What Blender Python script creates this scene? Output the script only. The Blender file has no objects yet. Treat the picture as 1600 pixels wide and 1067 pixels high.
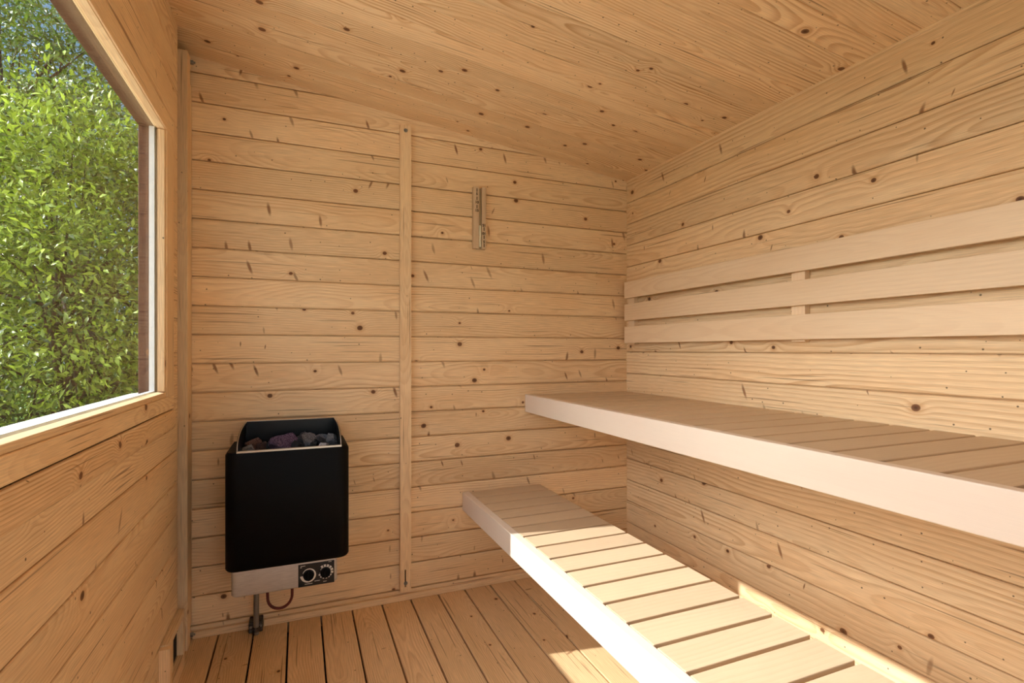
import bpy, math, random
from mathutils import Vector, Matrix
C = bpy.context.scene
COL = C.collection
random.seed(7)

# ---------------------------------------------------------------- camera, sky, sun, exposure
FPX = 809.0
YAW = math.radians(22.373)
cam_d = bpy.data.cameras.new('camera')
cam = bpy.data.objects.new('camera', cam_d)
COL.objects.link(cam)
cam.location = (0, 0, 1.1)
cam.rotation_euler = (math.radians(90), 0, -YAW)
cam_d.sensor_width = 36.0
cam_d.lens = FPX / 1600 * 36.0
cam_d.shift_y = (546.6 - 533.5) / 1600
cam_d.clip_start = 0.01
C.camera = cam

SKY = 2.1
SUN = 7.6
world = bpy.data.worlds.new('world')
C.world = world
world.use_nodes = True
wn = world.node_tree
wn.nodes.clear()
w_out = wn.nodes.new('ShaderNodeOutputWorld')
w_bg = wn.nodes.new('ShaderNodeBackground')
w_ramp = wn.nodes.new('ShaderNodeValToRGB')
w_tc = wn.nodes.new('ShaderNodeTexCoord')
w_sep = wn.nodes.new('ShaderNodeSeparateXYZ')
wn.links.new(w_tc.outputs['Generated'], w_sep.inputs[0])
wn.links.new(w_sep.outputs['Z'], w_ramp.inputs[0])
w_ramp.color_ramp.elements[0].position = 0.0
w_ramp.color_ramp.elements[0].color = (0.92, 0.95, 1.0, 1)
w_ramp.color_ramp.elements[1].position = 0.75
w_ramp.color_ramp.elements[1].color = (0.50, 0.66, 0.92, 1)
# the clear sky is deepest blue on the north side, away from the sun
w_my = wn.nodes.new('ShaderNodeMapRange'); w_my.interpolation_type = 'SMOOTHSTEP'
w_my.inputs[1].default_value = 0.25; w_my.inputs[2].default_value = 0.85
w_mx = wn.nodes.new('ShaderNodeMix'); w_mx.data_type = 'RGBA'
wn.links.new(w_sep.outputs['Y'], w_my.inputs[0]); wn.links.new(w_my.outputs[0], w_mx.inputs[0])
wn.links.new(w_ramp.outputs[0], w_mx.inputs[6]); w_mx.inputs[7].default_value = (0.14, 0.24, 0.39, 1)
# hazy bright sky around the sun, low in the west
w_dot = wn.nodes.new('ShaderNodeVectorMath'); w_dot.operation = 'DOT_PRODUCT'
wn.links.new(w_tc.outputs['Generated'], w_dot.inputs[0]); w_dot.inputs[1].default_value = (-0.875, 0.155, 0.46)
w_gl = wn.nodes.new('ShaderNodeMapRange'); w_gl.interpolation_type = 'SMOOTHSTEP'
w_gl.inputs[1].default_value = 0.70; w_gl.inputs[2].default_value = 0.98
wn.links.new(w_dot.outputs['Value'], w_gl.inputs[0])
w_ad = wn.nodes.new('ShaderNodeMix'); w_ad.data_type = 'RGBA'; w_ad.blend_type = 'ADD'
wn.links.new(w_gl.outputs[0], w_ad.inputs[0]); wn.links.new(w_mx.outputs[2], w_ad.inputs[6])
w_ad.inputs[7].default_value = (3.7, 3.5, 3.3, 1)
wn.links.new(w_ad.outputs[2], w_bg.inputs['Color'])
w_bg.inputs['Strength'].default_value = SKY
wn.links.new(w_bg.outputs[0], w_out.inputs[0])

sun_d = bpy.data.lights.new('sun', 'SUN')
sun = bpy.data.objects.new('sun', sun_d)
COL.objects.link(sun)
sun_d.energy = SUN
sun_d.color = (1.0, 0.98, 0.96)
sun_d.angle = math.radians(0.5)
sun.location = (-6, 3, 7)
sun.rotation_euler = Vector((1, -0.184, -0.785)).to_track_quat('-Z', 'Y').to_euler()

C.view_settings.view_transform = 'Standard'
C.view_settings.look = 'None'
C.view_settings.gamma = 1.0
C.view_settings.use_curve_mapping = False
C.view_settings.exposure = -0.08
C.cycles.max_bounces = 8
C.cycles.diffuse_bounces = 5
C.cycles.glossy_bounces = 3
C.cycles.use_adaptive_sampling = True
C.cycles.adaptive_threshold = 0.06
C.cycles.adaptive_min_samples = 8
C.cycles.transparent_max_bounces = 16
C.cycles.sample_clamp_indirect = 4.0

def srgb(r, g, b):
    f = lambda c: (c / 255 / 12.92) if c / 255 <= 0.04045 else ((c / 255 + 0.055) / 1.055) ** 2.4
    return (f(r), f(g), f(b), 1)

# ---------------------------------------------------------------- materials
class NT:
    def __init__(s, mat):
        mat.use_nodes = True
        s.t = mat.node_tree
        s.t.nodes.clear()
        s.out = s.t.nodes.new('ShaderNodeOutputMaterial')
    def n(s, typ, **kw):
        nd = s.t.nodes.new(typ)
        for k, v in kw.items():
            setattr(nd, k, v)
        return nd
    def l(s, a, b):
        s.t.links.new(a, b)
    def m(s, op, a, b=None, c=None, clamp=False):
        nd = s.t.nodes.new('ShaderNodeMath')
        nd.operation = op
        nd.use_clamp = clamp
        for i, x in enumerate((a, b, c)):
            if x is None: continue
            if isinstance(x, (int, float)): nd.inputs[i].default_value = x
            else: s.l(x, nd.inputs[i])
        return nd.outputs[0]
    def step(s, x, lo, hi):
        nd = s.t.nodes.new('ShaderNodeMapRange')
        nd.interpolation_type = 'SMOOTHSTEP'
        s.l(x, nd.inputs[0])
        for i, v in ((1, lo), (2, hi)):
            if isinstance(v, (int, float)): nd.inputs[i].default_value = v
            else: s.l(v, nd.inputs[i])
        return nd.outputs[0]
    def vec(s, x, y, z=0.0):
        nd = s.t.nodes.new('ShaderNodeCombineXYZ')
        for i, v in enumerate((x, y, z)):
            if isinstance(v, (int, float)): nd.inputs[i].default_value = v
            else: s.l(v, nd.inputs[i])
        return nd.outputs[0]
    def noise(s, v, scale=1.0, detail=2.0, rough=0.5, dim='2D'):
        nd = s.t.nodes.new('ShaderNodeTexNoise')
        nd.noise_dimensions = dim
        s.l(v, nd.inputs['Vector'])
        nd.inputs['Scale'].default_value = scale
        nd.inputs['Detail'].default_value = detail
        nd.inputs['Roughness'].default_value = rough
        return nd.outputs[0]
    def mix(s, f, a, b, mode='MIX'):
        nd = s.t.nodes.new('ShaderNodeMix')
        nd.data_type = 'RGBA'
        nd.blend_type = mode
        for i, x in ((0, f), (6, a), (7, b)):
            if isinstance(x, (int, float)): nd.inputs[i].default_value = x
            elif isinstance(x, tuple): nd.inputs[i].default_value = x
            else: s.l(x, nd.inputs[i])
        return nd.outputs[2]
    def voro(s, v, scale):
        nd = s.t.nodes.new('ShaderNodeTexVoronoi')
        nd.voronoi_dimensions = '2D'
        s.l(v, nd.inputs['Vector'])
        nd.inputs['Scale'].default_value = scale
        sp = s.t.nodes.new('ShaderNodeSeparateColor')
        s.l(nd.outputs['Color'], sp.inputs[0])
        return s.m('DIVIDE', nd.outputs['Distance'], scale), sp

def wood(name, light, dark, tone2=None, grain=0.55, rings=150.0, knots=1.0, var=0.14, rough=0.62, spike=1.0, fine=0.25, bump=0.25, spec=0.3):
    """softwood board: growth rings cut as cathedral figure, round knots, spike knots and pin knots, all in metres along the board"""
    mat = bpy.data.materials.new(name)
    t = NT(mat)
    uv = t.n('ShaderNodeUVMap', uv_map='UVMap')
    lo = t.n('ShaderNodeUVMap', uv_map='loc')
    at = t.n('ShaderNodeAttribute', attribute_name='rnd')
    sr = t.n('ShaderNodeSeparateColor'); t.l(at.outputs['Color'], sr.inputs[0])
    R, G, B = sr.outputs
    su = t.n('ShaderNodeSeparateXYZ'); t.l(uv.outputs[0], su.inputs[0])
    sl = t.n('ShaderNodeSeparateXYZ'); t.l(lo.outputs[0], sl.inputs[0])
    u, v, vl = su.outputs[0], su.outputs[1], sl.outputs[1]
    nslow = t.noise(t.vec(t.m('MULTIPLY', u, 1.1), t.m('MULTIPLY', v, 2.0)), 1.0, 2.0)
    nsig = t.m('SUBTRACT', nslow, 0.5)
    nv = t.m('SUBTRACT', t.noise(t.vec(t.m('MULTIPLY', u, 3.0), t.m('MULTIPLY', v, 9.0)), 1.0, 1.0), 0.5)
    # warped coordinates for the knots
    wu = t.m('ADD', u, t.m('MULTIPLY', nv, 0.01))
    # round knots
    d1, c1 = t.voro(t.vec(t.m('MULTIPLY', wu, 0.85), v), 5.2)
    r1 = t.m('MULTIPLY_ADD', c1.outputs[1], 0.007, 0.0045)
    on1 = t.m('LESS_THAN', c1.outputs[0], 0.42 * knots)
    k1 = t.m('MULTIPLY', t.m('SUBTRACT', 1.0, t.step(d1, t.m('MULTIPLY', r1, 0.75), t.m('MULTIPLY', r1, 1.05))), on1)
    kring = t.m('MULTIPLY', t.m('SUBTRACT', 1.0, t.step(d1, t.m('MULTIPLY', r1, 0.9), t.m('MULTIPLY', r1, 2.4))), on1)
    kcore = t.m('MULTIPLY', t.m('SUBTRACT', 1.0, t.step(d1, 0.0, t.m('MULTIPLY', r1, 0.8))), on1)
    swirl = t.m('MULTIPLY', t.m('EXPONENT', t.m('MULTIPLY', t.m('MULTIPLY', d1, d1), -1600.0)), on1)
    # spike knots lying across the grain
    sgn = t.m('MULTIPLY_ADD', B, 1.0, -0.5)
    d2, c2 = t.voro(t.vec(t.m('ADD', wu, t.m('MULTIPLY', v, t.m('MULTIPLY', sgn, 0.9))), t.m('MULTIPLY', v, 0.26), 0), 13.0)
    on2 = t.m('LESS_THAN', c2.outputs[0], 0.42 * spike)
    w2 = t.m('MULTIPLY_ADD', c2.outputs[1], 0.0055, 0.0024)
    k2 = t.m('MULTIPLY', t.m('SUBTRACT', 1.0, t.step(d2, t.m('MULTIPLY', w2, 0.4), t.m('MULTIPLY', w2, 1.25))), on2)
    # pin knots
    d3, c3 = t.voro(t.vec(wu, v), 15.0)
    on3 = t.m('LESS_THAN', c3.outputs[0], 0.34 * knots)
    w3 = t.m('MULTIPLY_ADD', c3.outputs[1], 0.0016, 0.0010)
    k3 = t.m('MULTIPLY', t.m('SUBTRACT', 1.0, t.step(d3, t.m('MULTIPLY', w3, 0.6), t.m('MULTIPLY', w3, 1.5))), on3)
    # rings
    cc = t.m('SUBTRACT', vl, t.m('MULTIPLY_ADD', G, 0.16, -0.025))
    ww = t.m('MULTIPLY_ADD', nsig, 0.16, t.m('MULTIPLY_ADD', B, 0.05, 0.012))
    q = t.m('SQRT', t.m('ADD', t.m('MULTIPLY', cc, cc), t.m('MULTIPLY', ww, ww)))
    q = t.m('ADD', q, t.m('MULTIPLY', swirl, 0.02))
    q = t.m('ADD', q, t.m('MULTIPLY', nv, 0.006))
    f = t.m('FRACT', t.m('MULTIPLY', q, rings))
    late = t.m('MULTIPLY', t.step(f, 0.25, 0.88), t.m('SUBTRACT', 1.0, t.step(f, 0.90, 1.0)))
    ring_amt = t.m('MULTIPLY_ADD', t.noise(t.vec(t.m('MULTIPLY', u, 0.8), t.m('MULTIPLY', v, 14.0)), 1.0, 1.0), 1.3, -0.2, clamp=True)
    late = t.m('MULTIPLY', late, ring_amt)
    fib = t.noise(t.vec(t.m('MULTIPLY', u, 14.0), t.m('MULTIPLY', v, 520.0)), 1.0, 2.0)
    fibs = t.m('MULTIPLY_ADD', fib, fine * 2, -fine)
    col = t.mix(t.m('MULTIPLY', late, grain), light, dark)
    if tone2:
        col = t.mix(t.step(t.noise(t.vec(t.m('MULTIPLY', u, 1.7), t.m('MULTIPLY', v, 7.0)), 1.0, 2.0), 0.35, 0.75), col, t.mix(0.5, col, tone2, 'MIX'))
    bright = t.m('ADD', t.m('MULTIPLY_ADD', R, 2 * var, 1.0 - var), fibs)
    bright = t.m('ADD', bright, t.m('MULTIPLY', nsig, 0.22))
    col = t.mix(1.0, col, t.vec(bright, bright, bright), 'MULTIPLY')
    kb = srgb(104, 58, 30); kd = srgb(46, 26, 16)
    col = t.mix(t.m('MULTIPLY', kring, 0.35), col, srgb(196, 138, 84))
    col = t.mix(t.m('MULTIPLY', k1, 0.88), col, kb)
    col = t.mix(t.m('MULTIPLY', t.m('MULTIPLY', kcore, c1.outputs[2]), 0.8), col, kd)
    col = t.mix(t.m('MULTIPLY', k2, t.m('MULTIPLY_ADD', c2.outputs[2], 0.4, 0.45)), col, srgb(122, 70, 34))
    if knots:
        st = t.step(t.noise(t.vec(t.m('MULTIPLY', u, 2.2), t.m('MULTIPLY', v, 150.0)), 1.0, 0.0), 0.80, 0.86)
        col = t.mix(t.m('MULTIPLY', st, 0.55), col, kb)
    col = t.mix(t.m('MULTIPLY', k3, 0.8), col, kd)
    bs = t.n('ShaderNodeBsdfPrincipled')
    t.l(col, bs.inputs['Base Color'])
    bs.inputs['Roughness'].default_value = rough
    bs.inputs['Specular IOR Level'].default_value = spec
    if bump:
        bp = t.n('ShaderNodeBump')
        bp.inputs['Strength'].default_value = bump
        bp.inputs['Distance'].default_value = 0.001
        t.l(t.m('ADD', late, t.m('MULTIPLY', fib, 0.5)), bp.inputs['Height'])
        t.l(bp.outputs[0], bs.inputs['Normal'])
    t.l(bs.outputs[0], t.out.inputs[0])
    return mat

def plain(name, col, rough=0.5, metal=0.0, spec=0.5, noise=None, nscale=40, bump=0.0, nstretch=(1, 1, 1)):
    mat = bpy.data.materials.new(name)
    t = NT(mat)
    bs = t.n('ShaderNodeBsdfPrincipled')
    bs.inputs['Base Color'].default_value = col
    bs.inputs['Roughness'].default_value = rough
    bs.inputs['Metallic'].default_value = metal
    bs.inputs['Specular IOR Level'].default_value = spec
    if noise or bump:
        tc = t.n('ShaderNodeTexCoord')
        mp = t.n('ShaderNodeMapping'); mp.inputs['Scale'].default_value = nstretch
        t.l(tc.outputs['Object'], mp.inputs[0])
        nz = t.noise(mp.outputs[0], nscale, 4.0, 0.6, '3D')
        if noise:
            t.l(t.mix(t.step(nz, 0.3, 0.7), col, noise), bs.inputs['Base Color'])
        if bump:
            bp = t.n('ShaderNodeBump')
            bp.inputs['Strength'].default_value = bump
            bp.inputs['Distance'].default_value = 0.004
            t.l(nz, bp.inputs['Height']); t.l(bp.outputs[0], bs.inputs['Normal'])
    t.l(bs.outputs[0], t.out.inputs[0])
    return mat

def glass_mat(name, tint=(0.95, 0.97, 0.96, 1)):
    """thin clear pane: transparent with a Schlick surface reflection"""
    mat = bpy.data.materials.new(name)
    t = NT(mat)
    lw = t.n('ShaderNodeLayerWeight'); lw.inputs['Blend'].default_value = 0.5
    p5 = t.m('POWER', lw.outputs['Facing'], 5.0)
    fr = t.m('MULTIPLY_ADD', p5, 0.52, 0.03, clamp=True)
    tr = t.n('ShaderNodeBsdfTransparent'); tr.inputs[0].default_value = tint
    gl = t.n('ShaderNodeBsdfGlossy'); gl.inputs['Roughness'].default_value = 0.0
    mx = t.n('ShaderNodeMixShader')
    t.l(fr, mx.inputs[0]); t.l(tr.outputs[0], mx.inputs[1]); t.l(gl.outputs[0], mx.inputs[2])
    t.l(mx.outputs[0], t.out.inputs[0])
    return mat

def leaf_mat(name, a, b, trans=0.45):
    mat = bpy.data.materials.new(name)
    t = NT(mat)
    at = t.n('ShaderNodeAttribute', attribute_name='rnd')
    sp = t.n('ShaderNodeSeparateColor'); t.l(at.outputs['Color'], sp.inputs[0])
    col = t.mix(sp.outputs[0], a, b)
    bs = t.n('ShaderNodeBsdfPrincipled')
    t.l(col, bs.inputs['Base Color']); bs.inputs['Roughness'].default_value = 0.38
    tl = t.n('ShaderNodeBsdfTranslucent'); t.l(t.mix(0.5, col, srgb(180, 205, 60)), tl.inputs[0])
    mx = t.n('ShaderNodeMixShader'); mx.inputs[0].default_value = trans
    t.l(bs.outputs[0], mx.inputs[1]); t.l(tl.outputs[0], mx.inputs[2])
    t.l(mx.outputs[0], t.out.inputs[0])
    return mat

M = {}
PL = srgb(239, 211, 170); PD = srgb(191, 140, 88); P2 = srgb(231, 192, 145)
M['pine'] = wood('pine_wall', PL, PD, P2, grain=0.6, knots=1.0, spike=1.15, rings=110, var=0.075)
M['pine_side'] = wood('pine_side', PL, PD, P2, grain=0.75, knots=1.1, spike=0.8, rings=62, var=0.06)
M['pine_ceiling'] = wood('pine_ceiling', PL, PD, P2, grain=1.0, knots=1.75, spike=0.0, rings=95, var=0.06)
M['pine_floor'] = wood('pine_floor', srgb(234, 198, 152), srgb(190, 138, 90), srgb(222, 182, 132), grain=0.7, knots=0.8, spike=0.3, var=0.05)
M['pine_trim'] = wood('pine_trim', PL, PD, P2, grain=0.4, knots=0.35, spike=0.0, var=0.04)
M['alder'] = wood('bench_wood', srgb(208, 184, 153), srgb(186, 157, 126), srgb(200, 172, 141), grain=0.35, knots=0.0, spike=0.0, rings=70, var=0.05, fine=0.06, rough=0.5, spec=0.4)
M['aspen'] = wood('backrest_wood', srgb(244, 218, 184), srgb(220, 184, 144), srgb(236, 204, 166), grain=0.4, knots=0.0, spike=0.0, rings=80, var=0.04, fine=0.08, rough=0.5, spec=0.4)
M['alder_lit'] = wood('bench_wood_lit', srgb(230, 214, 198), srgb(216, 196, 180), srgb(226, 204, 188), grain=0.12, knots=0.0, spike=0.0, rings=60, var=0.01, fine=0.03, rough=0.45, spec=0.4, bump=0.0)  # same wood as the slats, made paler: bounced light put into the colour
M['outer'] = wood('dark_outer_log', srgb(84, 54, 40), srgb(50, 32, 26), None, grain=0.5, knots=0.4, spike=0.0, var=0.1)  # outer logs and soffit in one dark brown
M['black'] = plain('black_enamel', (0.003, 0.003, 0.003, 1), 0.5, 0.0, 0.12)
M['steel'] = plain('brushed_steel', srgb(204, 204, 204), 0.45, 0.3, 0.5, noise=srgb(186, 186, 188), nscale=30, nstretch=(1, 1, 12))
M['rim'] = plain('rim_steel', srgb(190, 180, 170), 0.3, 1.0)
M['inner'] = plain('dark_steel', srgb(38, 38, 40), 0.35, 0.8)  # steel of the stone tray and wall bracket in one dark grey
M['panel'] = plain('panel_black', (0.006, 0.006, 0.006, 1), 0.45)
M['white'] = plain('panel_white', srgb(225, 222, 215), 0.6)
M['ink'] = plain('black_ink', srgb(28, 16, 12), 0.9, spec=0.1)
M['zinc'] = plain('zinc', srgb(140, 138, 132), 0.4, 0.6)
M['rust'] = plain('tarnished_bracket', srgb(64, 58, 54), 0.6, 0.6, noise=srgb(104, 98, 92), nscale=90)
M['hose'] = plain('red_brown_sleeve', srgb(92, 28, 22), 0.55)
M['dark'] = plain('painted_shade', (0.01, 0.008, 0.006, 1), 0.9)  # near-black colour standing in for the shade inside gaps and openings
M['alu'] = plain('white_spacer', srgb(226, 228, 228), 0.45)
M['gasket'] = plain('gasket', srgb(36, 36, 38), 0.7)
M['glass'] = glass_mat('pane_glass')
M['tube'] = glass_mat('tube_glass', (0.97, 0.98, 0.94, 1))
M['sand'] = plain('pale_sand', srgb(238, 232, 214), 0.9)
M['bark'] = plain('bark', srgb(74, 58, 44), 0.9, noise=srgb(46, 36, 28), nscale=14, bump=0.6)
M['grass'] = plain('grass_ground', srgb(84, 108, 46), 0.95, spec=0.1, noise=srgb(58, 84, 34), nscale=5)
M['leaf_a'] = leaf_mat('leaf_bright', srgb(34, 62, 14), srgb(200, 220, 84), 0.22)  # wide dark-to-bright range paints sun and shade contrast among the leaves
M['leaf_b'] = leaf_mat('leaf_mid', srgb(22, 46, 18), srgb(130, 162, 74), 0.2)
M['leaf_c'] = leaf_mat('leaf_dark', srgb(14, 30, 16), srgb(80, 108, 60), 0.25)
M['st_purple'] = plain('stone_purple', srgb(66, 48, 68), 0.85, noise=srgb(142, 114, 138), nscale=12, bump=1.0)
M['st_red'] = plain('stone_reddish', srgb(64, 46, 46), 0.85, noise=srgb(134, 110, 108), nscale=12, bump=1.0)
M['st_grey'] = plain('stone_grey', srgb(54, 56, 62), 0.85, noise=srgb(138, 140, 146), nscale=12, bump=1.0)
M['st_dark'] = plain('stone_dark', srgb(40, 42, 46), 0.85, noise=srgb(80, 82, 88), nscale=12, bump=1.0)
M['st_pale'] = plain('stone_pale', srgb(132, 132, 138), 0.8, noise=srgb(172, 168, 172), nscale=7, bump=0.8)

# ---------------------------------------------------------------- mesh helpers
class MB:
    """collects prisms and lofts, then links them as one mesh with board-aligned UVs"""
    def __init__(s):
        s.v = []; s.f = []; s.uv = []; s.lo = []; s.rn = []; s.sm = []
    def face(s, idx, uvs, los, rn, smooth=False):
        s.f.append(idx); s.uv.append(uvs); s.lo.append(los); s.rn.append(rn); s.sm.append(smooth)
    def prism(s, P, L, A, B, length, prof, smooth=False, rnd=None, cut=None):
        """profile (a,b) in the plane A,B at P, extruded along L; cut(point)->point can trim the ends"""
        P = Vector(P); L = Vector(L).normalized(); A = Vector(A).normalized(); B = Vector(B).normalized()
        rn = rnd or (random.random(), random.random(), random.random(), 1)
        ou = random.uniform(0, 60); ov = random.uniform(0, 60)
        base = len(s.v); n = len(prof)
        for e in (0, length):
            for a, b in prof:
                s.v.append(P + A * a + B * b + L * e)
        peri = [0.0]
        for i in range(n):
            a0, b0 = prof[i]; a1, b1 = prof[(i + 1) % n]
            peri.append(peri[-1] + math.hypot(a1 - a0, b1 - b0))
        flip = A.cross(B).dot(L) < 0
        area = sum(prof[i][0] * prof[(i + 1) % n][1] - prof[(i + 1) % n][0] * prof[i][1] for i in range(n))
        if area < 0: flip = not flip
        for i in range(n):
            j = (i + 1) % n
            idx = [base + i, base + j, base + n + j, base + n + i]
            uvs = [(0, peri[i]), (0, peri[i + 1]), (length, peri[i + 1]), (length, peri[i])]
            if flip: idx = idx[::-1]; uvs = uvs[::-1]
            s.face(idx, [(a + ou, b + ov) for a, b in uvs], uvs, rn, smooth)
        c0 = [base + i for i in range(n)][::-1]; c1 = [base + n + i for i in range(n)]
        cu0 = [(p[0] * .3, p[1]) for p in prof][::-1]; cu1 = [(p[0] * .3, p[1]) for p in prof]
        if flip: c0, c1, cu0, cu1 = c0[::-1], c1[::-1], cu0[::-1], cu1[::-1]
        s.face(c0, [(a + ou, b + ov) for a, b in cu0], cu0, rn); s.face(c1, [(a + ou, b + ov) for a, b in cu1], cu1, rn)
        return s
    def box(s, lo, hi, axis='x', **kw):
        x0, y0, z0 = lo; x1, y1, z1 = hi
        if axis == 'x': return s.prism((x0, y0, z0), (1, 0, 0), (0, 1, 0), (0, 0, 1), x1 - x0, rect(y1 - y0, z1 - z0), **kw)
        if axis == 'y': return s.prism((x0, y0, z0), (0, 1, 0), (0, 0, 1), (1, 0, 0), y1 - y0, rect(z1 - z0, x1 - x0), **kw)
        return s.prism((x0, y0, z0), (0, 0, 1), (1, 0, 0), (0, 1, 0), z1 - z0, rect(x1 - x0, y1 - y0), **kw)
    def loft(s, loops, cap0=True, cap1=True, smooth=False, closed=True):
        rn = (random.random(), random.random(), random.random(), 1)
        base = len(s.v); n = len(loops[0])
        for lp in loops:
            s.v += [Vector(p) for p in lp]
        for k in range(len(loops) - 1):
            for i in range(n if closed else n - 1):
                j = (i + 1) % n
                idx = [base + k * n + i, base + k * n + j, base + (k + 1) * n + j, base + (k + 1) * n + i]
                uv = [(k * .05, i * .02), (k * .05, (i + 1) * .02), ((k + 1) * .05, (i + 1) * .02), ((k + 1) * .05, i * .02)]
                s.face(idx, uv, uv, rn, smooth)
        if cap0: s.face([base + i for i in range(n)][::-1], [(0, 0)] * n, [(0, 0)] * n, rn)
        if cap1: s.face([base + (len(loops) - 1) * n + i for i in range(n)], [(0, 0)] * n, [(0, 0)] * n, rn)
        return s
    def cyl(s, P, axis, r, h, n=32, r2=None, bev=0.0):
        ax = Vector(axis).normalized(); a = ax.orthogonal().normalized(); b = ax.cross(a)
        P = Vector(P); r2 = r if r2 is None else r2
        lp = []
        prof = [(r, 0), (r2, h)] if not bev else [(r - bev, 0), (r, bev), (r2, h - bev), (r2 - bev, h)]
        for rr, hh in prof:
            lp.append([P + ax * hh + (a * math.cos(2 * math.pi * i / n) + b * math.sin(2 * math.pi * i / n)) * rr for i in range(n)])
        return s.loft(lp, smooth=False)
    def tube(s, pts, r, n=12):
        pts = [Vector(p) for p in pts]; lps = []
        prev = None
        for i, p in enumerate(pts):
            t = (pts[min(i + 1, len(pts) - 1)] - pts[max(i - 1, 0)]).normalized()
            a = t.orthogonal().normalized() if prev is None else (prev - t * prev.dot(t)).normalized()
            prev = a; b = t.cross(a)
            rr = r[i] if isinstance(r, (list, tuple)) else r
            lps.append([p + (a * math.cos(2 * math.pi * k / n) + b * math.sin(2 * math.pi * k / n)) * rr for k in range(n)])
        return s.loft(lps, smooth=True)
    def build(s, name, mat, parent=None, bevel=0.0, seg=2, kind=None, label=None, origin=None):
        me = bpy.data.meshes.new(name)
        O = Vector(origin) if origin else Vector((0, 0, 0))
        me.from_pydata([tuple(p - O) for p in s.v], [], s.f)
        me.uv_layers.new(name='UVMap'); me.uv_layers.new(name='loc')
        me.color_attributes.new('rnd', 'FLOAT_COLOR', 'CORNER')
        me.uv_layers['UVMap'].data.foreach_set('uv', [x for fu in s.uv for p in fu for x in p])
        me.uv_layers['loc'].data.foreach_set('uv', [x for fu in s.lo for p in fu for x in p])
        me.color_attributes['rnd'].data.foreach_set('color', [x for fi, f in enumerate(s.f) for c in f for x in s.rn[fi]])
        me.polygons.foreach_set('use_smooth', s.sm)
        me.materials.append(M[mat] if isinstance(mat, str) else mat)
        me.update()
        o = bpy.data.objects.new(name, me)
        COL.objects.link(o)
        o.location = O
        if parent:
            o.parent = parent
            o.matrix_parent_inverse = Matrix.Identity(4)
            o.location = O - wpos(parent)
        if bevel:
            b = o.modifiers.new('bevel', 'BEVEL'); b.width = bevel; b.segments = seg; b.limit_method = 'ANGLE'; b.angle_limit = math.radians(35)
        if kind: o['kind'] = kind
        if label: o['label'] = label
        return o

def wpos(o):
    p = Vector(o.location)
    while o.parent:
        o = o.parent; p += Vector(o.location)
    return p

def rect(a, b):
    return [(0, 0), (a, 0), (a, b), (0, b)]

def rrect(x0, y0, x1, y1, r, n=6, corners=(1, 1, 1, 1)):
    out = []
    for (cx, cy, a0, on) in ((x1 - r, y0 + r, -90, corners[1]), (x1 - r, y1 - r, 0, corners[2]), (x0 + r, y1 - r, 90, corners[3]), (x0 + r, y0 + r, 180, corners[0])):
        rr = r if on else 0.0005
        for k in range(n + 1):
            a = math.radians(a0 + 90 * k / n)
            ccx = cx if on else (cx + (r - rr) * (1 if cx > (x0 + x1) / 2 else -1))
            ccy = cy if on else (cy + (r - rr) * (1 if cy > (y0 + y1) / 2 else -1))
            out.append((ccx + rr * math.cos(a), ccy + rr * math.sin(a)))
    return out

def empty(name, loc, label, cat, group=None):
    o = bpy.data.objects.new(name, None)
    COL.objects.link(o)
    o.location = loc
    o.empty_display_size = 0.1
    o['label'] = label; o['category'] = cat
    if group: o['group'] = group
    return o

def tag(o, label, cat, group=None, kind=None):
    o['label'] = label; o['category'] = cat
    if group: o['group'] = group
    if kind: o['kind'] = kind
    return o

# ---------------------------------------------------------------- the room
XL, XR, YB, YF = -0.39, 1.60, 2.296, -0.95
PITCH = 0.1117
def ceil_z(x): return 2.225 - 0.120 * (x + 0.384)

def board_prof(w, th=0.045, ch=0.0065, gap=0.0042, deep=0.014):
    """tongue and groove log board: a = across, b = outwards (0 is the visible face, negative goes into the wall)"""
    return [(gap / 2, -0.004), (gap / 2 + ch * .5, -0.0012), (gap / 2 + ch, 0), (w - gap / 2 - ch * .8, 0), (w - gap / 2 - ch * .3, -0.0012), (w - gap / 2, -0.0035),
            (w - gap / 2, -deep), (w, -deep), (w, -th), (0, -th), (0, -deep), (gap / 2, -deep)]

# back wall, its log ends run out past the left corner
b = MB()
z = 1.716 - PITCH * 16 + 0.0015
z0 = z
while z < 2.27:
    x1 = XR + 0.04
    # the top boards run up to the sloping ceiling
    b.prism((-0.545, YB, z), (1, 0, 0), (0, 0, 1), (0, -1, 0), x1 + 0.545, board_prof(PITCH))
    z += PITCH
wall_back = b.build('wall_back', 'pine', kind='structure')

# right wall, courses half a board off the back wall
b = MB()
z = 1.089 - PITCH * 10
while z < 1.95:
    b.prism((XR, YF - 0.02, z), (0, 1, 0), (0, 0, 1), (-1, 0, 0), YB + 0.03 - YF, board_prof(PITCH, ch=0.004, gap=0.0028))
    z += PITCH
wall_right = b.build('wall_right', 'pine_side', kind='structure')

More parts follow.
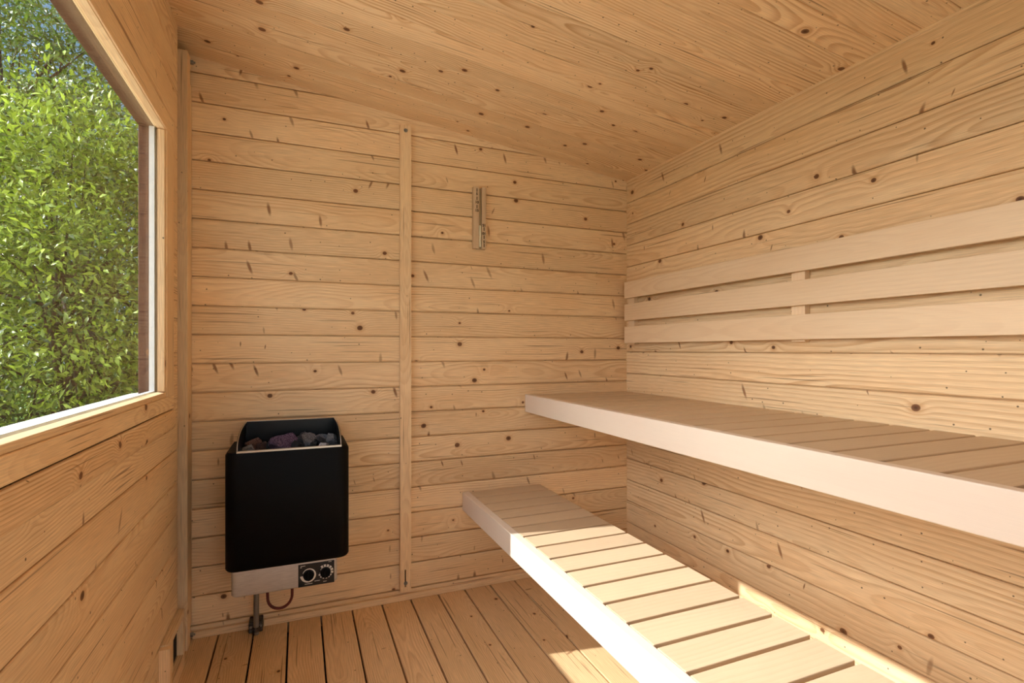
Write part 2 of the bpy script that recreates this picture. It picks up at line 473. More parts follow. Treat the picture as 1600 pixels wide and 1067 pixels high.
# left wall: boards around the window opening
WY0, WY1, WZ0, WZ1 = 0.02, 2.03, 0.906, 1.857       # outer edges of the window frame
b = MB()
z = 1.089 - PITCH * 10
WE = 2.104
while z < 2.23:
    t0, t1 = z, z + PITCH
    segs = []
    if t1 <= WZ0 + 0.03 or t0 >= WZ1 - 0.02:
        segs = [(YF, WE)]
    else:
        segs = [(YF, WY0 + .01), (WY1 - 0.005, WE)]
    for s0, s1 in segs:
        p = board_prof(PITCH, ch=0.004, gap=0.0028, th=0.05)
        # trim boards that reach into the window
        lo_ = max(0, 0) ; hi_ = PITCH
        if len(segs) == 1 and t0 < WZ0 < t1: hi_ = WZ0 - t0
        if len(segs) == 1 and t0 < WZ1 < t1: lo_ = WZ1 - t0
        p = [(min(max(a, lo_), hi_), c) for a, c in p]
        b.prism((XL, s0, z), (0, 1, 0), (0, 0, 1), (1, 0, 0), s1 - s0, p)
    z += PITCH
wall_left = b.build('wall_left', 'pine_trim', kind='structure')
wall_left.data.materials[0] = wood('pine_left', PL, PD, P2, grain=0.7, knots=0.7, spike=0.6, var=0.05)
# outer log skin of the left wall and the deeper corner
b = MB()
b.box((-0.452, YF, -0.05), (-0.432, YB + 0.0, WZ0), 'y')
b.box((-0.452, YF, WZ1), (-0.432, YB + 0.0, 2.24), 'y')
b.box((-0.452, YF, WZ0), (-0.432, WY0 + 0.01, WZ1), 'y')
b.box((-0.452, WY1 - 0.01, WZ0), (-0.432, YB, WZ1), 'y')
b.build('wall_left_outer', 'outer', kind='structure').name = 'trim_1'
# back wall outer skin
MB().box((-0.545, YB + 0.045, -0.05), (XR + .06, YB + 0.06, 2.25), 'x').build('trim_2', 'outer', kind='structure')
MB().box((XR + 0.045, YF, -0.05), (XR + 0.06, YB + 0.045, 2.0), 'y').build('trim_3', 'outer', kind='structure')

# front wall behind the camera; its wide glazed door is added to let daylight in
b = MB()
z = 0
DX0, DX1, DZ = -0.20, 0.98, 1.95
while z < 2.24:
    segs = [(-0.45, DX0), (DX1, XR + .05)] if z < DZ - 0.05 else [(-0.45, XR + .05)]
    for s0, s1 in segs:
        b.prism((s0, YF, z), (1, 0, 0), (0, 0, 1), (0, 1, 0), s1 - s0, board_prof(PITCH))
    z += PITCH
b.build('wall_front', 'pine', kind='structure')
added_door = MB()
for lo, hi, ax in (((DX0, YF - .045, 0), (DX0 + .05, YF + .01, DZ), 'z'), ((DX1 - .05, YF - .045, 0), (DX1, YF + .01, DZ), 'z'), ((DX0 + .05, YF - .045, DZ - .06), (DX1 - .05, YF + .01, DZ), 'x'), ((DX0 + .05, YF - .045, 0), (DX1 - .05, YF + .01, .05), 'x')):
    added_door.box(lo, hi, ax)
added_door = added_door.build('added_door_1', 'pine_trim', kind='structure', bevel=.002)
MB().box((DX0 + .05, YF - .02, .05), (DX1 - .05, YF - .012, DZ - .06)).build('added_door_glass', 'glass', added_door)

# ceiling boards run down the slope, V seams between them
b = MB()
SL = math.hypot(1, 0.120)
dirc = Vector((1, 0, -0.120)).normalized(); nrm = Vector((-0.120, 0, -1)).normalized()
y = 1.733 + 0.0932 * 7
cw = 0.0932
while y > YF - 0.1:
    b.prism((-0.72, y - cw, ceil_z(-0.72)), dirc, (0, 1, 0), nrm, (XR + .05 + .72) * SL, board_prof(cw, th=0.018, ch=0.002, gap=0.0018, deep=0.006))
    y -= cw
ceiling = b.build('ceiling', 'pine_ceiling', kind='structure')
b = MB()
yy = YF - 0.4
while yy < YB + .9:
    b.prism((-0.735, yy, ceil_z(-0.735) + .019), dirc, (0, 1, 0), -nrm, (XR + .3 + .72) * SL, [(0.001, 0.002), (0.003, 0), (.097, 0), (.099, 0.002), (.099, .06), (.001, .06)]); yy += .1
b.build('trim_4', 'outer', kind='structure')
# fascia board along the eave
b = MB(); b.box((-0.755, YF - .4, ceil_z(-.735) - 0.012), (-0.735, YB + .9, ceil_z(-.735) + .1), 'y')
b.build('trim_5', 'outer', kind='structure', bevel=.002)
# bead where ceiling meets the right wall
MB().box((XR - 0.005, YF, 1.978), (XR + .002, YB, 1.992), 'y').build('trim_6', 'pine_trim', kind='structure', bevel=.003)

# floor boards run away from the camera with open gaps
b = MB()
x = -0.287 - 0.1238
xs = []
while x < XR + 0.02:
    x1 = x + 0.1238
    a0, a1 = x + 0.0032, x1 - 0.0032
    a0 = max(a0, -0.43); a1 = min(a1, XR + .03)
    if a1 - a0 > 0.01:
        b.box((a0, YF, -0.026), (a1, YB + 0.01, 0.0), 'y')
        xs.append((a0 + a1) / 2)
    x = x1
floor = b.build('floor', 'pine_floor', kind='structure', bevel=0.0025)
MB().box((-.45, YF - .05, -.08), (XR + .06, YB + .05, -.05)).build('trim_7', 'dark', kind='structure')  # near-black sheet below the boards, paints the shade in the floor gaps

# skirting on the back wall, broken at the conduit bracket
b = MB()
b.box((-0.376, YB - 0.018, 0.0), (-0.181, YB + .001, 0.026), 'x')
b.box((-0.130, YB - 0.018, 0.0), (XR, YB + .001, 0.026), 'x')
b.build('baseboard_back', 'pine_trim', kind='structure', bevel=.003)
MB().box((XL - .002, YF, 0.0), (XL + 0.012, 1.84, 0.028), 'y').build('baseboard_left', 'pine_trim', kind='structure', bevel=.003)

# ---------------------------------------------------------------- window
GX = -0.412
GY0, GY1, GZ0, GZ1 = 0.17, 1.915, 0.969, 1.792
win = MB()
F0 = XL + 0.004
def frame_ring(mb, y0, y1, z0, z1, iy0, iy1, iz0, iz1, x0, x1):
    mb.box((x0, y0, z0), (x1, y1, iz0), 'y')
    mb.box((x0, y0, iz1), (x1, y1, z1), 'y')
    mb.box((x0, y0, iz0), (x1, iy0, iz1), 'z')
    mb.box((x0, iy1, iz0), (x1, y1, iz1), 'z')
frame_ring(win, WY0, WY1, WZ0, WZ1, GY0 - .02, GY1 + .022, GZ0 - .019, GZ1 + .006, -0.419, F0)
window = win.build('window_1', 'pine_trim', kind='structure', bevel=.002)
bd = MB()
# splayed glazing bead
def bead(mb):
    g = 0.0
    for P, L, A, ln in (((GX + .004, GY0 - .02, GZ0), (0, 1, 0), (0, 0, -1), GY1 - GY0 + .042), ((GX + .004, GY0 - .02, GZ1), (0, 1, 0), (0, 0, 1), GY1 - GY0 + .042)):
        mb.prism(P, L, A, (1, 0, 0), ln, [(0, 0), (0.004, 0.0175), (0.0185 if A[2] < 0 else .006, 0.0175), (0.0185 if A[2] < 0 else .006, 0)])
    for P, A in (((GX + .004, GY0, GZ0), (0, -1, 0)), ((GX + .004, GY1, GZ0), (0, 1, 0))):
        mb.prism(P, (0, 0, 1), A, (1, 0, 0), GZ1 - GZ0, [(0, 0), (0.006, 0.0175), (0.021, 0.0175), (0.021, 0)])
bead(bd)
bd.build('glazing_bead', 'pine_trim', window, bevel=.001)
MB().box((GX - .004, GY0 - .01, GZ0 - .01), (GX, GY1 + .01, GZ1 + .005)).build('glass_pane', 'glass', window)
sp = MB()
sp.box((GX - .018, GY0 - .01, GZ0 - .01), (GX - .004, GY1 + .012, GZ0 + .003), 'y')
sp.box((GX - .018, GY0 - .01, GZ0 + .003), (GX - .004, GY0 + .002, GZ1 + .004), 'z')
sp.box((GX - .018, GY1 - .001, GZ0 + .003), (GX - .004, GY1 + .012, GZ1 + .004), 'z')
sp.build('spacer_bar', 'alu', window)
# outer lining and sill
ol = MB(); frame_ring(ol, WY0, WY1, WZ0, WZ1, GY0 - .05, GY1 + .015, GZ0 - .012, GZ1 + .007, -0.462, -0.420)
ol.build('outer_lining', 'outer', window, bevel=.002)
MB().prism((-0.462, WY0, GZ0 - .014), (0, 1, 0), (-1, 0, -0.12), (0, 0, 1), WY1 - WY0, rect(.045, .008)).build('outer_sill', 'alu', window)

# thick moulding plank under the window, its end notched into the frame
pk = MB()
pk.prism((XL, 0.0, 0.8355), (0, 1, 0), (0, 0, 1), (1, 0, 0), 2.005, [(0, -.003), (0, .0015), (.006, .009), (.018, .0135), (.045, .0145), (.062, .0125), (.067, .006), (.067, -.003)], smooth=True)
pk = pk.build('moulding_plank', wood('pine_plank', PL, srgb(168, 112, 58), P2, grain=1.1, knots=0.8, spike=0, rings=150, var=.02), bevel=.001)
tag(pk, 'thick pine moulding plank with wavy dark grain running below the window', 'plank')

# ---------------------------------------------------------------- corner post and wall batten
post = empty('corner_post', (-0.398, 2.24, 0), 'slim square pine post standing in the corner left of the heater, from floor to ceiling', 'post')
MB().box((-0.431, 2.2, 0.0), (-0.376, 2.252, 2.195), 'z').build('upright', wood('pine_post', PL, PD, P2, grain=.3, knots=.9, spike=0, var=.02), post, bevel=.002)
pb = MB(); pb.box((-0.384, 2.252, 0.06), (-0.378, 2.290, 2.10), 'z'); pb.build('spacer_strip', 'pine_trim', post)
for zz in (0.012, 2.17):
    q = MB(); q.cyl((-0.384, 2.265, zz + .014), (1, 0, 0), 0.008, 0.016, 6); q.cyl((-0.384, 2.265, zz + .014), (1, 0, 0), 0.004, 0.022, 12)
    q.build('bolt', 'zinc', post)

bat = empty('wall_batten', (0.433, YB, 0.04), 'long narrow vertical pine batten bolted to the back wall right of the heater', 'batten')
# batten with a long slot near the foot: built as boxes round the slot
q = MB()
bx0, bx1, by0, by1 = 0.409, 0.457, YB - 0.022, YB
def cr(px): return px
one = (0.6, 0.3, 0.8, 1)
pr = [(0, 0), (bx1 - bx0, 0), (bx1 - bx0, 0.022), (0, 0.022)]
outl = []
# outline as a face with the slot cut: quads in the XZ plane
sx0, sx1, sz0, sz1 = 0.4285, 0.4345, 0.062, 0.137
for lo, hi in (((bx0, 0.04), (bx1, sz0)), ((bx0, sz0), (sx0, sz1)), ((sx1, sz0), (bx1, sz1)), ((bx0, sz1), (bx1, 2.085))):
    q.box((lo[0], by0, lo[1]), (hi[0], by1, hi[1]), 'z', rnd=one)
q.build('strip', 'pine_trim', bat)
q = MB(); q.box((sx0, YB - 0.006, sz0), (sx1, YB - 0.002, sz1)); q.build('slot_shade', 'dark', bat)  # near-black plate painting the shade at the back of the slot
for zz in (2.061, 0.078):
    q = MB(); q.cyl((0.4325, by0 + .001, zz), (0, -1, 0), 0.0085, 0.002, 24); q.cyl((0.4325, by0 - .001, zz), (0, -1, 0), 0.0055, 0.005, 6)
    q.build('bolt', 'zinc', bat)

# ---------------------------------------------------------------- vent in the left wall
vt = empty('wall_vent', (XL, 1.97, 0), 'small wooden framed air vent low on the left wall beside the corner post', 'vent')
q = MB()
q.box((XL, 1.84, 0.0), (XL + .030, 1.862, 0.196), 'z')
q.box((XL, 1.862, 0.178), (XL + .022, 2.104, 0.200), 'y')
q.box((XL, 2.082, 0.0), (XL + .022, 2.104, 0.178), 'z')
q.box((XL, 1.862, 0.0), (XL + .022, 2.082, 0.05), 'y')
q.build('frame', 'pine_trim', vt, bevel=.0015)
q = MB(); q.box((XL - .001, 1.862, .05), (XL + .002, 2.082, .178)); q.build('opening_shade', 'dark', vt)  # near-black plate in place of a hole, its shade put into the colour
q = MB(); q.box((XL + .002, 1.90, .05), (XL + .010, 1.99, .178), 'z'); q.build('slide_shutter', 'pine_trim', vt, bevel=.001)

# ---------------------------------------------------------------- benches
def slat_seat(mb, x0, x1, ys, w, zt, th):
    for yy in ys:
        mb.box((x0, yy, zt - th), (x1, yy + w, zt), 'x')
SP = 0.1038
lb = empty('lower_bench', (0.9, 1.0, 0.3), 'low narrow slatted bench running from the back wall, partly in direct sunlight', 'bench')
q = MB(); q.box((0.697, YF + .01, 0.362), (0.727, YB - .002, 0.4450), 'y'); q.build('front_board', 'alder_lit', lb, bevel=.0025)
q = MB(); ys = []
yy = 1.5665 + SP * 7 - 0.0
while yy > YF:
    y1 = min(yy + .0920, YB - .003)
    if y1 - yy > .02 and yy > YF + .01: q.box((0.7285, yy, 0.4248), (1.088, y1, 0.4448), 'x')
    yy -= SP
q.build('slatted_seat', 'alder', lb, bevel=.002)
q = MB(); q.box((0.7275, YF + .01, 0.372), (0.757, YB - .002, 0.4245), 'y'); q.box((1.02, YF + .01, 0.372), (1.05, YB - .002, 0.4245), 'y'); q.build('rail', 'alder', lb)
q = MB(); q.box((0.757, YB - .032, 0.372), (1.02, YB - .002, 0.4245), 'x'); q.build('wall_cleat', 'pine_trim', lb)

ub = empty('upper_bench', (1.3, 1.0, 0.7), 'wide high slatted bench with a deep pale front board along the right wall', 'bench')
q = MB(); q.box((1.012, YF + .01, 0.801), (1.040, YB - .002, 0.885), 'y'); q.build('front_board', 'alder_lit', ub, bevel=.0025)
q = MB()
yy = 1.0805 + SP * 12
while yy > YF:
    y1 = min(yy + .0920, YB - .003)
    if y1 - yy > .02 and yy > YF + .01: q.box((1.0405, yy, 0.8625), (1.592, y1, 0.8828), 'x')
    yy -= SP
q.build('slatted_seat', 'alder', ub, bevel=.002)
q = MB(); q.box((1.0405, YF + .01, 0.812), (1.068, YB - .002, 0.862), 'y'); q.box((1.5605, YF + .01, 0.812), (1.598, YB - .002, 0.862), 'y'); q.build('rail', 'alder', ub)

br = empty('backrest', (1.58, 1.3, 1.13), 'three wide pale horizontal boards mounted on the right wall above the upper bench', 'backrest')
for z0_, z1_ in ((1.365, 1.449), (1.250, 1.335), (1.135, 1.219)):
    q = MB(); q.box((1.556, YF + .05, z0_), (1.576, 2.256, z1_), 'y'); q.build('backrest_board', 'aspen', br, bevel=.002)
for y0_ in (2.196, 1.237, 0.28, -0.6):
    q = MB(); q.box((1.576, y0_, 1.128), (XR - .0005, y0_ + .052, 1.44), 'z'); q.build('support', 'aspen', br, bevel=.001)

# ---------------------------------------------------------------- sauna timer
tm = empty('sand_timer', (0.775, YB, 1.567), 'small wooden sauna sand timer with white sand hanging high on the back wall', 'sand timer')
T0, T1, TZ0, TZ1 = 0.744, 0.8045, 1.568, 1.853
q = MB(); q.box((T0, YB - .010, TZ0), (T1, YB - .0005, TZ1), 'z'); q.build('backing_board', 'alder', tm, bevel=.001)
q = MB(); q.box((T0, YB - .026, TZ0), (T0 + .0255, YB - .010, TZ1), 'z')
s1 = q.build('side_rail', 'alder', tm, bevel=.0015)
q = MB(); q.box((T1 - .0205, YB - .026, TZ0), (T1, YB - .010, TZ1), 'z')
s2 = q.build('side_rail', 'alder', tm, bevel=.0015)
cx, cyy = 0.7767, YB - 0.0185
def rev(mb, prof, n=20):
    mb.loft([[(cx + r * math.cos(2 * math.pi * i / n), cyy + r * math.sin(2 * math.pi * i / n), zz) for i in range(n)] for r, zz in prof], smooth=True)
zc = (TZ0 + TZ1) / 2
q = MB(); rev(q, [(.002, TZ0 + .006), (.0068, TZ0 + .010), (.0068, zc - .014), (.0045, zc - .006), (.0013, zc), (.0045, zc + .006), (.0068, zc + .014), (.0068, TZ1 - .010), (.002, TZ1 - .006)])
gl = q.build('glass_tube', 'tube', tm)
q = MB(); rev(q, [(.002, TZ0 + .008), (.0063, TZ0 + .0115), (.0063, TZ0 + .106), (.0045, TZ0 + .1085)])
q.build('sand', 'sand', tm)

def text(name, body, size, loc, rot, mat, parent, depth=0.0004):
    cu = bpy.data.curves.new(name, 'FONT'); cu.body = body; cu.size = size; cu.extrude = depth; cu.offset = .0005
    cu.align_x = 'CENTER'; cu.align_y = 'CENTER'
    o = bpy.data.objects.new(name, cu); COL.objects.link(o)
    bpy.context.view_layer.update()
    dg = bpy.context.evaluated_depsgraph_get()
    me = bpy.data.meshes.new_from_object(o.evaluated_get(dg))
    bpy.data.objects.remove(o)
    me.materials.clear(); me.materials.append(M[mat])
    n = bpy.data.objects.new(name, me); COL.objects.link(n)
    n.parent = parent; n.location = Vector(loc) - wpos(parent); n.rotation_euler = rot
    return n
fy = YB - 0.0265
FR = (math.radians(90), 0, 0)
UP = (math.radians(90), math.radians(180), 0)
lx = T0 + .0155
for i, s_ in enumerate(('5', '10', '15')):
    zz = TZ1 - .016 - i * .038
    q = MB(); q.box((lx - .0017, fy, zz - .008), (lx + .0017, fy + .001, zz + .008)); q.build('tick_mark', 'ink', s1)
    text('numeral', s_, .0165, (lx, fy, zz - .018), FR, 'ink', s1)
    rx = T1 - .0105
    zz = TZ0 + .016 + i * .038
    q = MB(); q.box((rx - .0017, fy, zz - .008), (rx + .0017, fy + .001, zz + .008)); q.build('tick_mark', 'ink', s2)
    text('numeral', s_, .0165, (rx, fy, zz + .018), UP, 'ink', s2)

# ---------------------------------------------------------------- heater
ht = empty('sauna_heater', (-0.032, YB, 0.245), 'black wall mounted electric sauna heater with stones on top and two dials below', 'sauna heater')
HX0, HX1, HY0 = -0.2365, 0.1735, 2.0
def lp(x0, y0, x1, y1, r, z, n=6): return [(x, y, z) for x, y in rrect(x0, y0, x1, y1, r, n, (1, 1, 0, 0))]
q = MB()
q.loft([lp(HX0 + .004, HY0 + .004, HX1 - .004, YB - .03, .036, .336), lp(HX0, HY0, HX1, YB - .03, .04, .342), lp(HX0, HY0, HX1, YB - .03, .04, .735), lp(HX0 + .005, HY0 + .004, HX1 - .005, YB - .03, .038, .744),
        lp(HX0 + .036, HY0 + .012, HX1 - .030, YB - .034, .012, .7465), lp(HX0 + .036, HY0 + .012, HX1 - .030, YB - .034, .012, .66)], cap0=True, cap1=False)
cv = q.build('cover', 'black', ht)
for p in cv.data.polygons: p.use_smooth = True
m_ = cv.modifiers.new('edge', 'EDGE_SPLIT'); m_.split_angle = math.radians(40)
# stone tray: floor, back plate, curved side plates, front lip
TX0, TX1 = HX0 + .040, HX1 - .030
BX0, BX1, BZ, BY = -0.186, 0.133, 0.822, 2.243
q = MB()
q.box((TX0, HY0 + .012, .665), (TX1, BY, .668))
q.loft([[(TX0, BY, .668), (TX1, BY, .668), (TX1, BY + .003, .668), (TX0, BY + .003, .668)], [(BX0, BY, BZ), (BX1, BY, BZ), (BX1, BY + .003, BZ), (BX0, BY + .003, BZ)]])
N = 14
side = []
for k in range(N + 1):
    a = k / N * math.pi / 2
    yy = HY0 + .008 + (BY - HY0 - .008) * (1 - math.cos(a)) ; zz = .748 + (BZ - .748) * math.sin(a) ** 0.75
    side.append((yy, zz))
for sx in (0, 1):
    xa, xb = (TX0, BX0) if sx == 0 else (TX1, BX1)
    l0 = []; l1 = []
    for yy, zz in side:
        f_ = (yy - HY0 - .008) / (BY - HY0 - .008); xx = xa + (xb - xa) * f_
        t_ = .003 if sx == 0 else -.003
        l0.append([(xa, yy, .668), (xx, yy, zz), (xx - t_, yy, zz), (xa - t_, yy, .668)])
    q.loft(l0)
tray = q.build('stone_tray', 'inner', ht)
q = MB()
q.box((TX0 - .002, HY0 + .003, .7435), (TX1 + .002, HY0 + .014, .7505), 'x')
q.tube([(BX0, BY + .0015, BZ), (BX1, BY + .0015, BZ)], .0018, 8)
for sx in (0, 1):
    xa, xb = (TX0, BX0) if sx == 0 else (TX1, BX1)
    q.tube([(xa + (xb - xa) * (yy - HY0 - .008) / (BY - HY0 - .008), yy, zz) for yy, zz in side], .0015, 8)
q.build('tray_rim', 'rim', tray, bevel=.0008)
# lower housing in brushed steel
q = MB()
AX0, AX1 = -0.2165, 0.131
q.loft([lp(AX0 + .006, HY0 + .014, AX1 - .006, YB - .05, .016, .2455), lp(AX0, HY0 + .008, AX1, YB - .05, .02, .252), lp(AX0, HY0 + .008, AX1, YB - .05, .02, .345)])
hs = q.build('lower_housing', 'steel', ht)
for p in hs.data.polygons: p.use_smooth = True
m_ = hs.modifiers.new('edge', 'EDGE_SPLIT'); m_.split_angle = math.radians(50)
pfy = HY0 + .0065
q = MB(); q.box((-0.002, pfy, .2475), (.1205, HY0 + .012, .3285)); pn = q.build('control_panel', 'panel', ht, bevel=.001)
def ring(mb, cx_, cz_, r0, r1, a0, a1, y, th=.0006, n=24, w1=None):
    lps = []
    for k in range(n + 1):
        a = math.radians(a0 + (a1 - a0) * k / n)
        rr1 = r1 if w1 is None else r1 + (w1 - r1) * k / n
        lps.append([(cx_ + r0 * math.cos(a), y, cz_ + r0 * math.sin(a)), (cx_ + rr1 * math.cos(a), y, cz_ + rr1 * math.sin(a)), (cx_ + rr1 * math.cos(a), y + th, cz_ + rr1 * math.sin(a)), (cx_ + r0 * math.cos(a), y + th, cz_ + r0 * math.sin(a))])
    mb.loft(lps)
kz1, kz2 = .2885, .290
kx1, kx2 = .0325, .0895
q = MB()
ring(q, kx1, kz1, .0195, .0212, 160, -20, pfy - .0006, w1=.0255)
ring(q, kx1, kz1, .0195, .0255, -20, -175, pfy - .0006, w1=.0285)
q.build('dial_scale', 'white', pn)
q = MB()
for k in range(12):
    a0 = 128 - k * 25.5
    wd = 17 if k < 7 else 13
    ring(q, kx2, kz2, .0192, .0275 if k < 6 else .0245, a0, a0 - wd, pfy - .0006, n=5)
ring(q, kx2, kz2, .0188, .0200, 150, -180, pfy - .0006)
q.build('dial_scale', 'white', pn)
for x0_, x1_, zz in ((.006, .020, .3215), (.004, .010, .317), (.020, .044, .2555), (.052, .071, .262), (.082, .094, .2555), (.100, .110, .3245)):
    q = MB(); xx = x0_
    while xx < x1_:
        w_ = random.uniform(.0012, .0024)
        q.box((xx, pfy - .0004, zz), (xx + w_, pfy + .0006, zz + .0018)); xx += w_ + .0003
    q.build('caption', 'white', pn)
for kx, kz in ((kx1, kz1), (kx2, kz2)):
    q = MB(); q.cyl((kx, pfy, kz), (0, -1, 0), .0178, .012, 40, bev=.0012)
    q.box((kx - .0018, pfy - .020, kz - .015), (kx + .0018, pfy - .011, kz + .015), 'z')
    q.build('knob', 'black', pn)
# wall bracket behind the cover, the fixing to the wall
q = MB(); q.box((-.19, YB - .05, .27), (.11, YB, .70)); q.build('wall_bracket', 'inner', ht)
# red cable sleeve looping under the housing
pts = []
for k in range(17):
    a = math.pi + math.pi * k / 16
    pts.append((-.067 + .043 * math.cos(a), 2.18, .153 + .046 * math.sin(a) * 1.0))
pts = [(-.112, 2.18, .250), (-.1115, 2.18, .20)] + pts + [(-.0235, 2.18, .20), (-.023, 2.18, .250)]
q = MB(); q.tube(pts, .0052, 12)
q.build('cable_loop', 'hose', ht)

cd = empty('conduit_pipe', (-.154, 2.265, 0), 'thin steel conduit running from the heater down to a bracket at the floor', 'pipe')
q = MB(); q.cyl((-.152, 2.225, 0.002), (0, 0, 1), .0098, .2435, 24); q.build('pipe', 'zinc', cd)
q = MB(); q.box((-.180, 2.242, .0), (-.131, YB - .0005, .042)); q.build('bracket', 'rust', cd, bevel=.003)
q = MB(); q.cyl((-.152, 2.225, 0.014), (0, 0, 1), .0135, .016, 24); q.build('clamp', 'rust', cd, bevel=.001)
for x_ in (-.172, -.138):
    q = MB(); q.cyl((x_, 2.242, .026), (0, -1, 0), .0052, .006, 12); q.build('screw', 'zinc', cd)

# ---------------------------------------------------------------- stones
def stone(px, pz, py, sx, sy, sz, mat, label, seed, group='stones in the heater'):
    rng = random.Random(seed)
    import bmesh
    bm = bmesh.new()
    bmesh.ops.create_icosphere(bm, subdivisions=4, radius=1.0)
    # cut the ball with a dozen random planes for a broken, angular stone
    planes = []
    for k in range(11):
        n = Vector((rng.gauss(0, 1), rng.gauss(0, 1), rng.gauss(0, 1))).normalized()
        planes.append((n, rng.uniform(.34, .66)))
    from mathutils import noise as mn
    for vv in bm.verts:
        p = vv.co.copy()
        for n, d in planes:
            e = p.dot(n) - d
            if e > 0: p -= n * e
        p += p.normalized() * mn.noise(p * 5 + Vector((seed, 0, 0))) * .05 + p.normalized() * mn.noise(p * 11 + Vector((0, seed, 0))) * .025
        vv.co = p
    me = bpy.data.meshes.new('sauna_stone'); bm.to_mesh(me); bm.free()
    me.materials.append(M[mat])
    o = bpy.data.objects.new('sauna_stone', me); COL.objects.link(o)
    o.location = (px, py, pz); o.scale = (sx, sy, sz); o.rotation_euler = (rng.uniform(-.3, .3), rng.uniform(-.3, .3), rng.uniform(0, 6.28) if abs(sx - sy) < .006 else rng.uniform(-.2, .2))
    tag(o, label, 'stone', group)
    return o
def onz(px, py, Z):
    u = (px - 800) / FPX; v = (546.6 - py) / FPX; s, c = math.sin(YAW), math.cos(YAW)
    t = (Z - 1.1) / v
    return t * (s + u * c), t * (c - u * s)
STONES = [
    (448, 690, .728, .052, .040, .038, 'st_purple', 'large rough purple stone in the middle front of the heater tray'),
    (392, 688, .722, .036, .032, .030, 'st_red', 'brown-red rounded stone at the far left of the heater tray'),
    (411, 694, .720, .036, .028, .026, 'st_red', 'reddish speckled stone between the far left stone and the purple one'),
    (384, 700, .724, .032, .016, .016, 'st_pale', 'flat pale stone leaning on the front lip at the left end of the tray'),
    (427, 685, .722, .026, .026, .026, 'st_dark', 'small dark greenish stone just left of the big purple stone'),
    (449, 675, .738, .038, .026, .020, 'st_grey', 'long light grey stone behind the big purple stone'),
    (471, 672, .742, .036, .030, .026, 'st_dark', 'dark grey upright stone highest in the back of the tray'),
    (482, 691, .728, .036, .032, .034, 'st_grey', 'speckled grey stone directly right of the big purple stone'),
    (500, 681, .736, .040, .026, .020, 'st_grey', 'slanting flat grey stone in the right back of the tray'),
    (503, 689, .730, .036, .022, .018, 'st_dark', 'dark flat stone lying under the slanting grey slab'),
    (504, 696, .730, .030, .018, .014, 'st_pale', 'smooth pale grey stone by the front lip at the right'),
    (521, 687, .734, .026, .030, .036, 'st_grey', 'upright blue-grey stone at the right end of the tray'),
    (467, 695, .722, .026, .020, .018, 'st_dark', 'little dark stone at the front lip between purple and speckled grey stones'),
]
for i, (a, c_, zz, sx, sy, sz, mt, lb_) in enumerate(STONES):
    x_, y_ = onz(a, c_, zz + .012)
    y_ = max(HY0 + .018 + sy * .72, min(y_, BY - sy)); x_ = max(TX0 + sx * .72, min(x_, TX1 - sx * .72))
    stone(x_, zz + .009, y_, sx * 1.25, sy * 1.25, sz * 1.35, mt, lb_, i + 3)
k = 0
for yy in (2.05, 2.105, 2.165, 2.215):
    for xx in (-.16, -.10, -.04, .02, .075, .115):
        k += 1
        stone(xx + random.uniform(-.008, .008), .692, yy, .034, .032, .028, 'st_dark', 'dark heater stone half hidden in the bottom layer of the tray', 40 + k, 'bottom layer of heater stones')

# ---------------------------------------------------------------- outdoors
# unseen plank deck, added and kept pale to bounce daylight onto the ceiling
b = MB()
yy = -9.0
while yy < YF - .12:
    b.box((-6.5, yy, -.12), (5.0, yy + .14, -.09), 'x'); yy += .146
xx = -6.5
while xx < -.62:
    b.box((xx, YF - .1, -.12), (xx + .14, 2.9, -.09), 'y'); xx += .146
b.build('floor_bounce', wood('bounce_wood', srgb(238, 226, 206), srgb(214, 196, 168), None, grain=.5, knots=.4, spike=0), kind='structure')
g = MB(); g.box((-60, -60, -.45), (60, 60, -.35)); g.build('ground', 'grass', kind='structure')

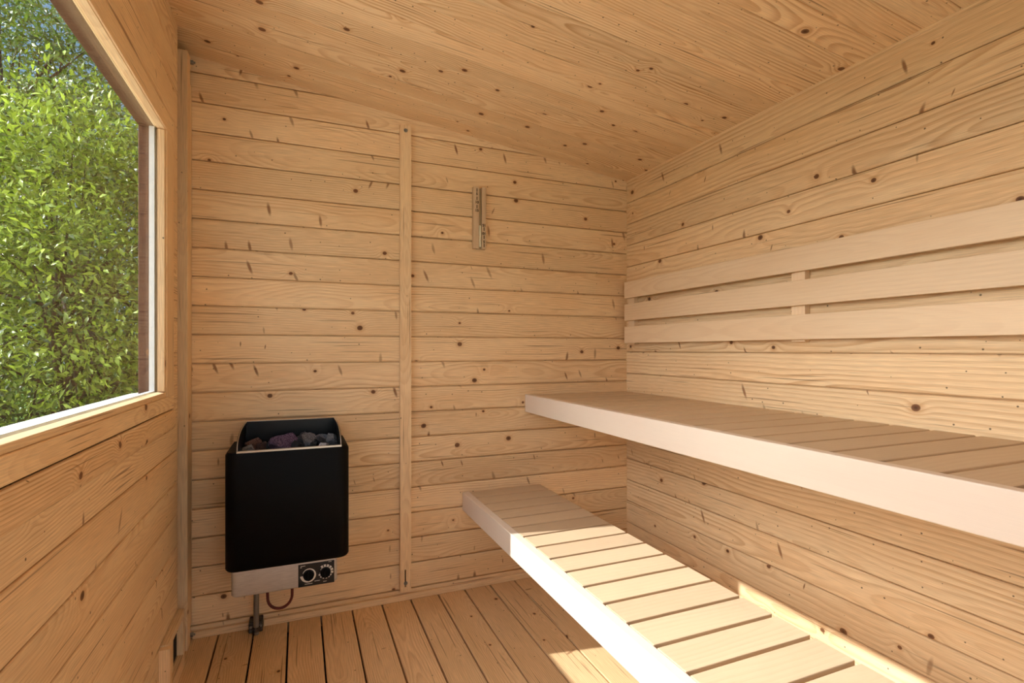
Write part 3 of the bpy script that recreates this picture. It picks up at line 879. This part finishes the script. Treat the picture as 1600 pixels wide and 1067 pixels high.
def tree(name, loc, crown, n_cl, n_leaf, size, mat, label, seed, trunk_r=.05, group=None, sig=.16):
    """trunk with limbs, and a crown of folded pointed leaves gathered in sprays"""
    import numpy as np
    rs = np.random.RandomState(seed)
    root = empty(name, (loc[0], loc[1], -.35), label, 'tree', group)
    cx_, cy_, cz_ = loc[0], loc[1], crown[2]; rx, ry, rz = crown[3], crown[4], crown[5]
    cx_ += crown[0]; cy_ += crown[1]
    b_ = MB()
    top = Vector((cx_, cy_, cz_ + rz * .45)); base = Vector((loc[0], loc[1], -.36))
    b_.tube([base, base.lerp(top, .3) + Vector((.05, .03, 0)), base.lerp(top, .65) - Vector((.04, .05, 0)), top], [trunk_r, trunk_r * .75, trunk_r * .5, trunk_r * .15], 10)
    dirs = rs.normal(size=(n_cl, 3)); dirs /= np.linalg.norm(dirs, axis=1)[:, None]
    rad = rs.uniform(.25, 1.0, n_cl) ** .45
    cl = dirs * rad[:, None] * np.array([rx, ry, rz]) + np.array([cx_, cy_, cz_])
    cl[:, 2] = np.maximum(cl[:, 2], -.15)
    for k in range(0, n_cl, max(1, n_cl // 45)):
        e = Vector(cl[k]); s_ = base.lerp(top, rs.uniform(.2, .9))
        m_ = s_.lerp(e, .5) + Vector((0, 0, .12))
        b_.tube([s_, m_, e], [trunk_r * .35, trunk_r * .2, trunk_r * .06], 6)
    b_.build('trunk', 'bark', root)
    # leaves
    pc = rs.randint(0, n_cl, n_leaf)
    pos = cl[pc] + rs.normal(size=(n_leaf, 3)) * sig * np.array([1, 1, .6])
    pos[:, 2] = np.maximum(pos[:, 2], -.3)
    ax = (pos - np.array([cx_, cy_, cz_])) / np.array([rx, ry, rz]); ax += rs.normal(size=(n_leaf, 3)) * .8 ; ax[:, 2] -= .25
    ax /= np.linalg.norm(ax, axis=1)[:, None]
    nr = rs.normal(size=(n_leaf, 3)) * .6 + np.array([-.25, -.1, .9])
    sd = np.cross(ax, nr); sd /= np.linalg.norm(sd, axis=1)[:, None] + 1e-9
    nn = np.cross(sd, ax)
    L = (size * rs.uniform(.65, 1.3, n_leaf))[:, None]; W = L * .175
    v = np.empty((n_leaf, 6, 3))
    v[:, 0] = pos; v[:, 1] = pos + ax * L * .45 + sd * W + nn * L * .06; v[:, 2] = pos + ax * L - nn * L * .08
    v[:, 3] = pos + ax * L * .45 - sd * W + nn * L * .06; v[:, 4] = pos + ax * L * .45; v[:, 5] = pos + ax * L * .8 - nn * L * .02
    base_i = np.arange(n_leaf) * 6
    fc = np.stack([np.stack([base_i, base_i + 1, base_i + 5, base_i + 4], 1), np.stack([base_i, base_i + 4, base_i + 5, base_i + 3], 1)], 1).reshape(-1, 4)
    tri = np.stack([np.stack([base_i + 1, base_i + 2, base_i + 5], 1), np.stack([base_i + 5, base_i + 2, base_i + 3], 1)], 1).reshape(-1, 3)
    nq, nt = len(fc), len(tri)
    me = bpy.data.meshes.new('foliage')
    me.vertices.add(n_leaf * 6); me.vertices.foreach_set('co', v.reshape(-1))
    me.loops.add(nq * 4 + nt * 3)
    me.loops.foreach_set('vertex_index', np.concatenate([fc.reshape(-1), tri.reshape(-1)]).astype(np.int32))
    me.polygons.add(nq + nt)
    me.polygons.foreach_set('loop_start', np.concatenate([np.arange(nq) * 4, nq * 4 + np.arange(nt) * 3]).astype(np.int32))
    me.update(calc_edges=True)
    tone = np.clip(rs.uniform(0, 1, n_leaf) ** 1.6 * .75 + (rs.uniform(-.25, .45, n_cl))[pc], 0, 1)  # tone per leaf and spray, paints lit and shaded leaves
    at = me.color_attributes.new('rnd', 'FLOAT_COLOR', 'POINT')
    cc = np.ones((n_leaf * 6, 4)); cc[:, 0] = np.repeat(tone, 6); cc[:, 1] = cc[:, 0]; cc[:, 2] = cc[:, 0]
    at.data.foreach_set('color', cc.reshape(-1))
    me.materials.append(M[mat])
    o = bpy.data.objects.new('foliage', me); COL.objects.link(o)
    o.parent = root; o.location = -Vector(root.location)
    return root

tree('leafy_shrub', (-1.55, 4.6), (0, 0, 1.30, 1.25, .95, 1.65), 520, 66000, .056, 'leaf_a', 'bright yellow-green leafy shrub closest outside the window', 11, .035)
tree('broadleaf_tree', (-2.9, 7.1), (0, 0, 2.9, 1.6, 1.0, 2.6), 300, 36000, .07, 'leaf_b', 'taller green tree with open branches behind the bright shrub', 12, .08)
tree('dark_tree', (-3.1, 10.2), (0, 0, 3.2, 1.9, 1.2, 3.4), 300, 26000, .08, 'leaf_c', 'dark green tree farthest back, glimpsed between the leaves near the top of the window', 13, .09)
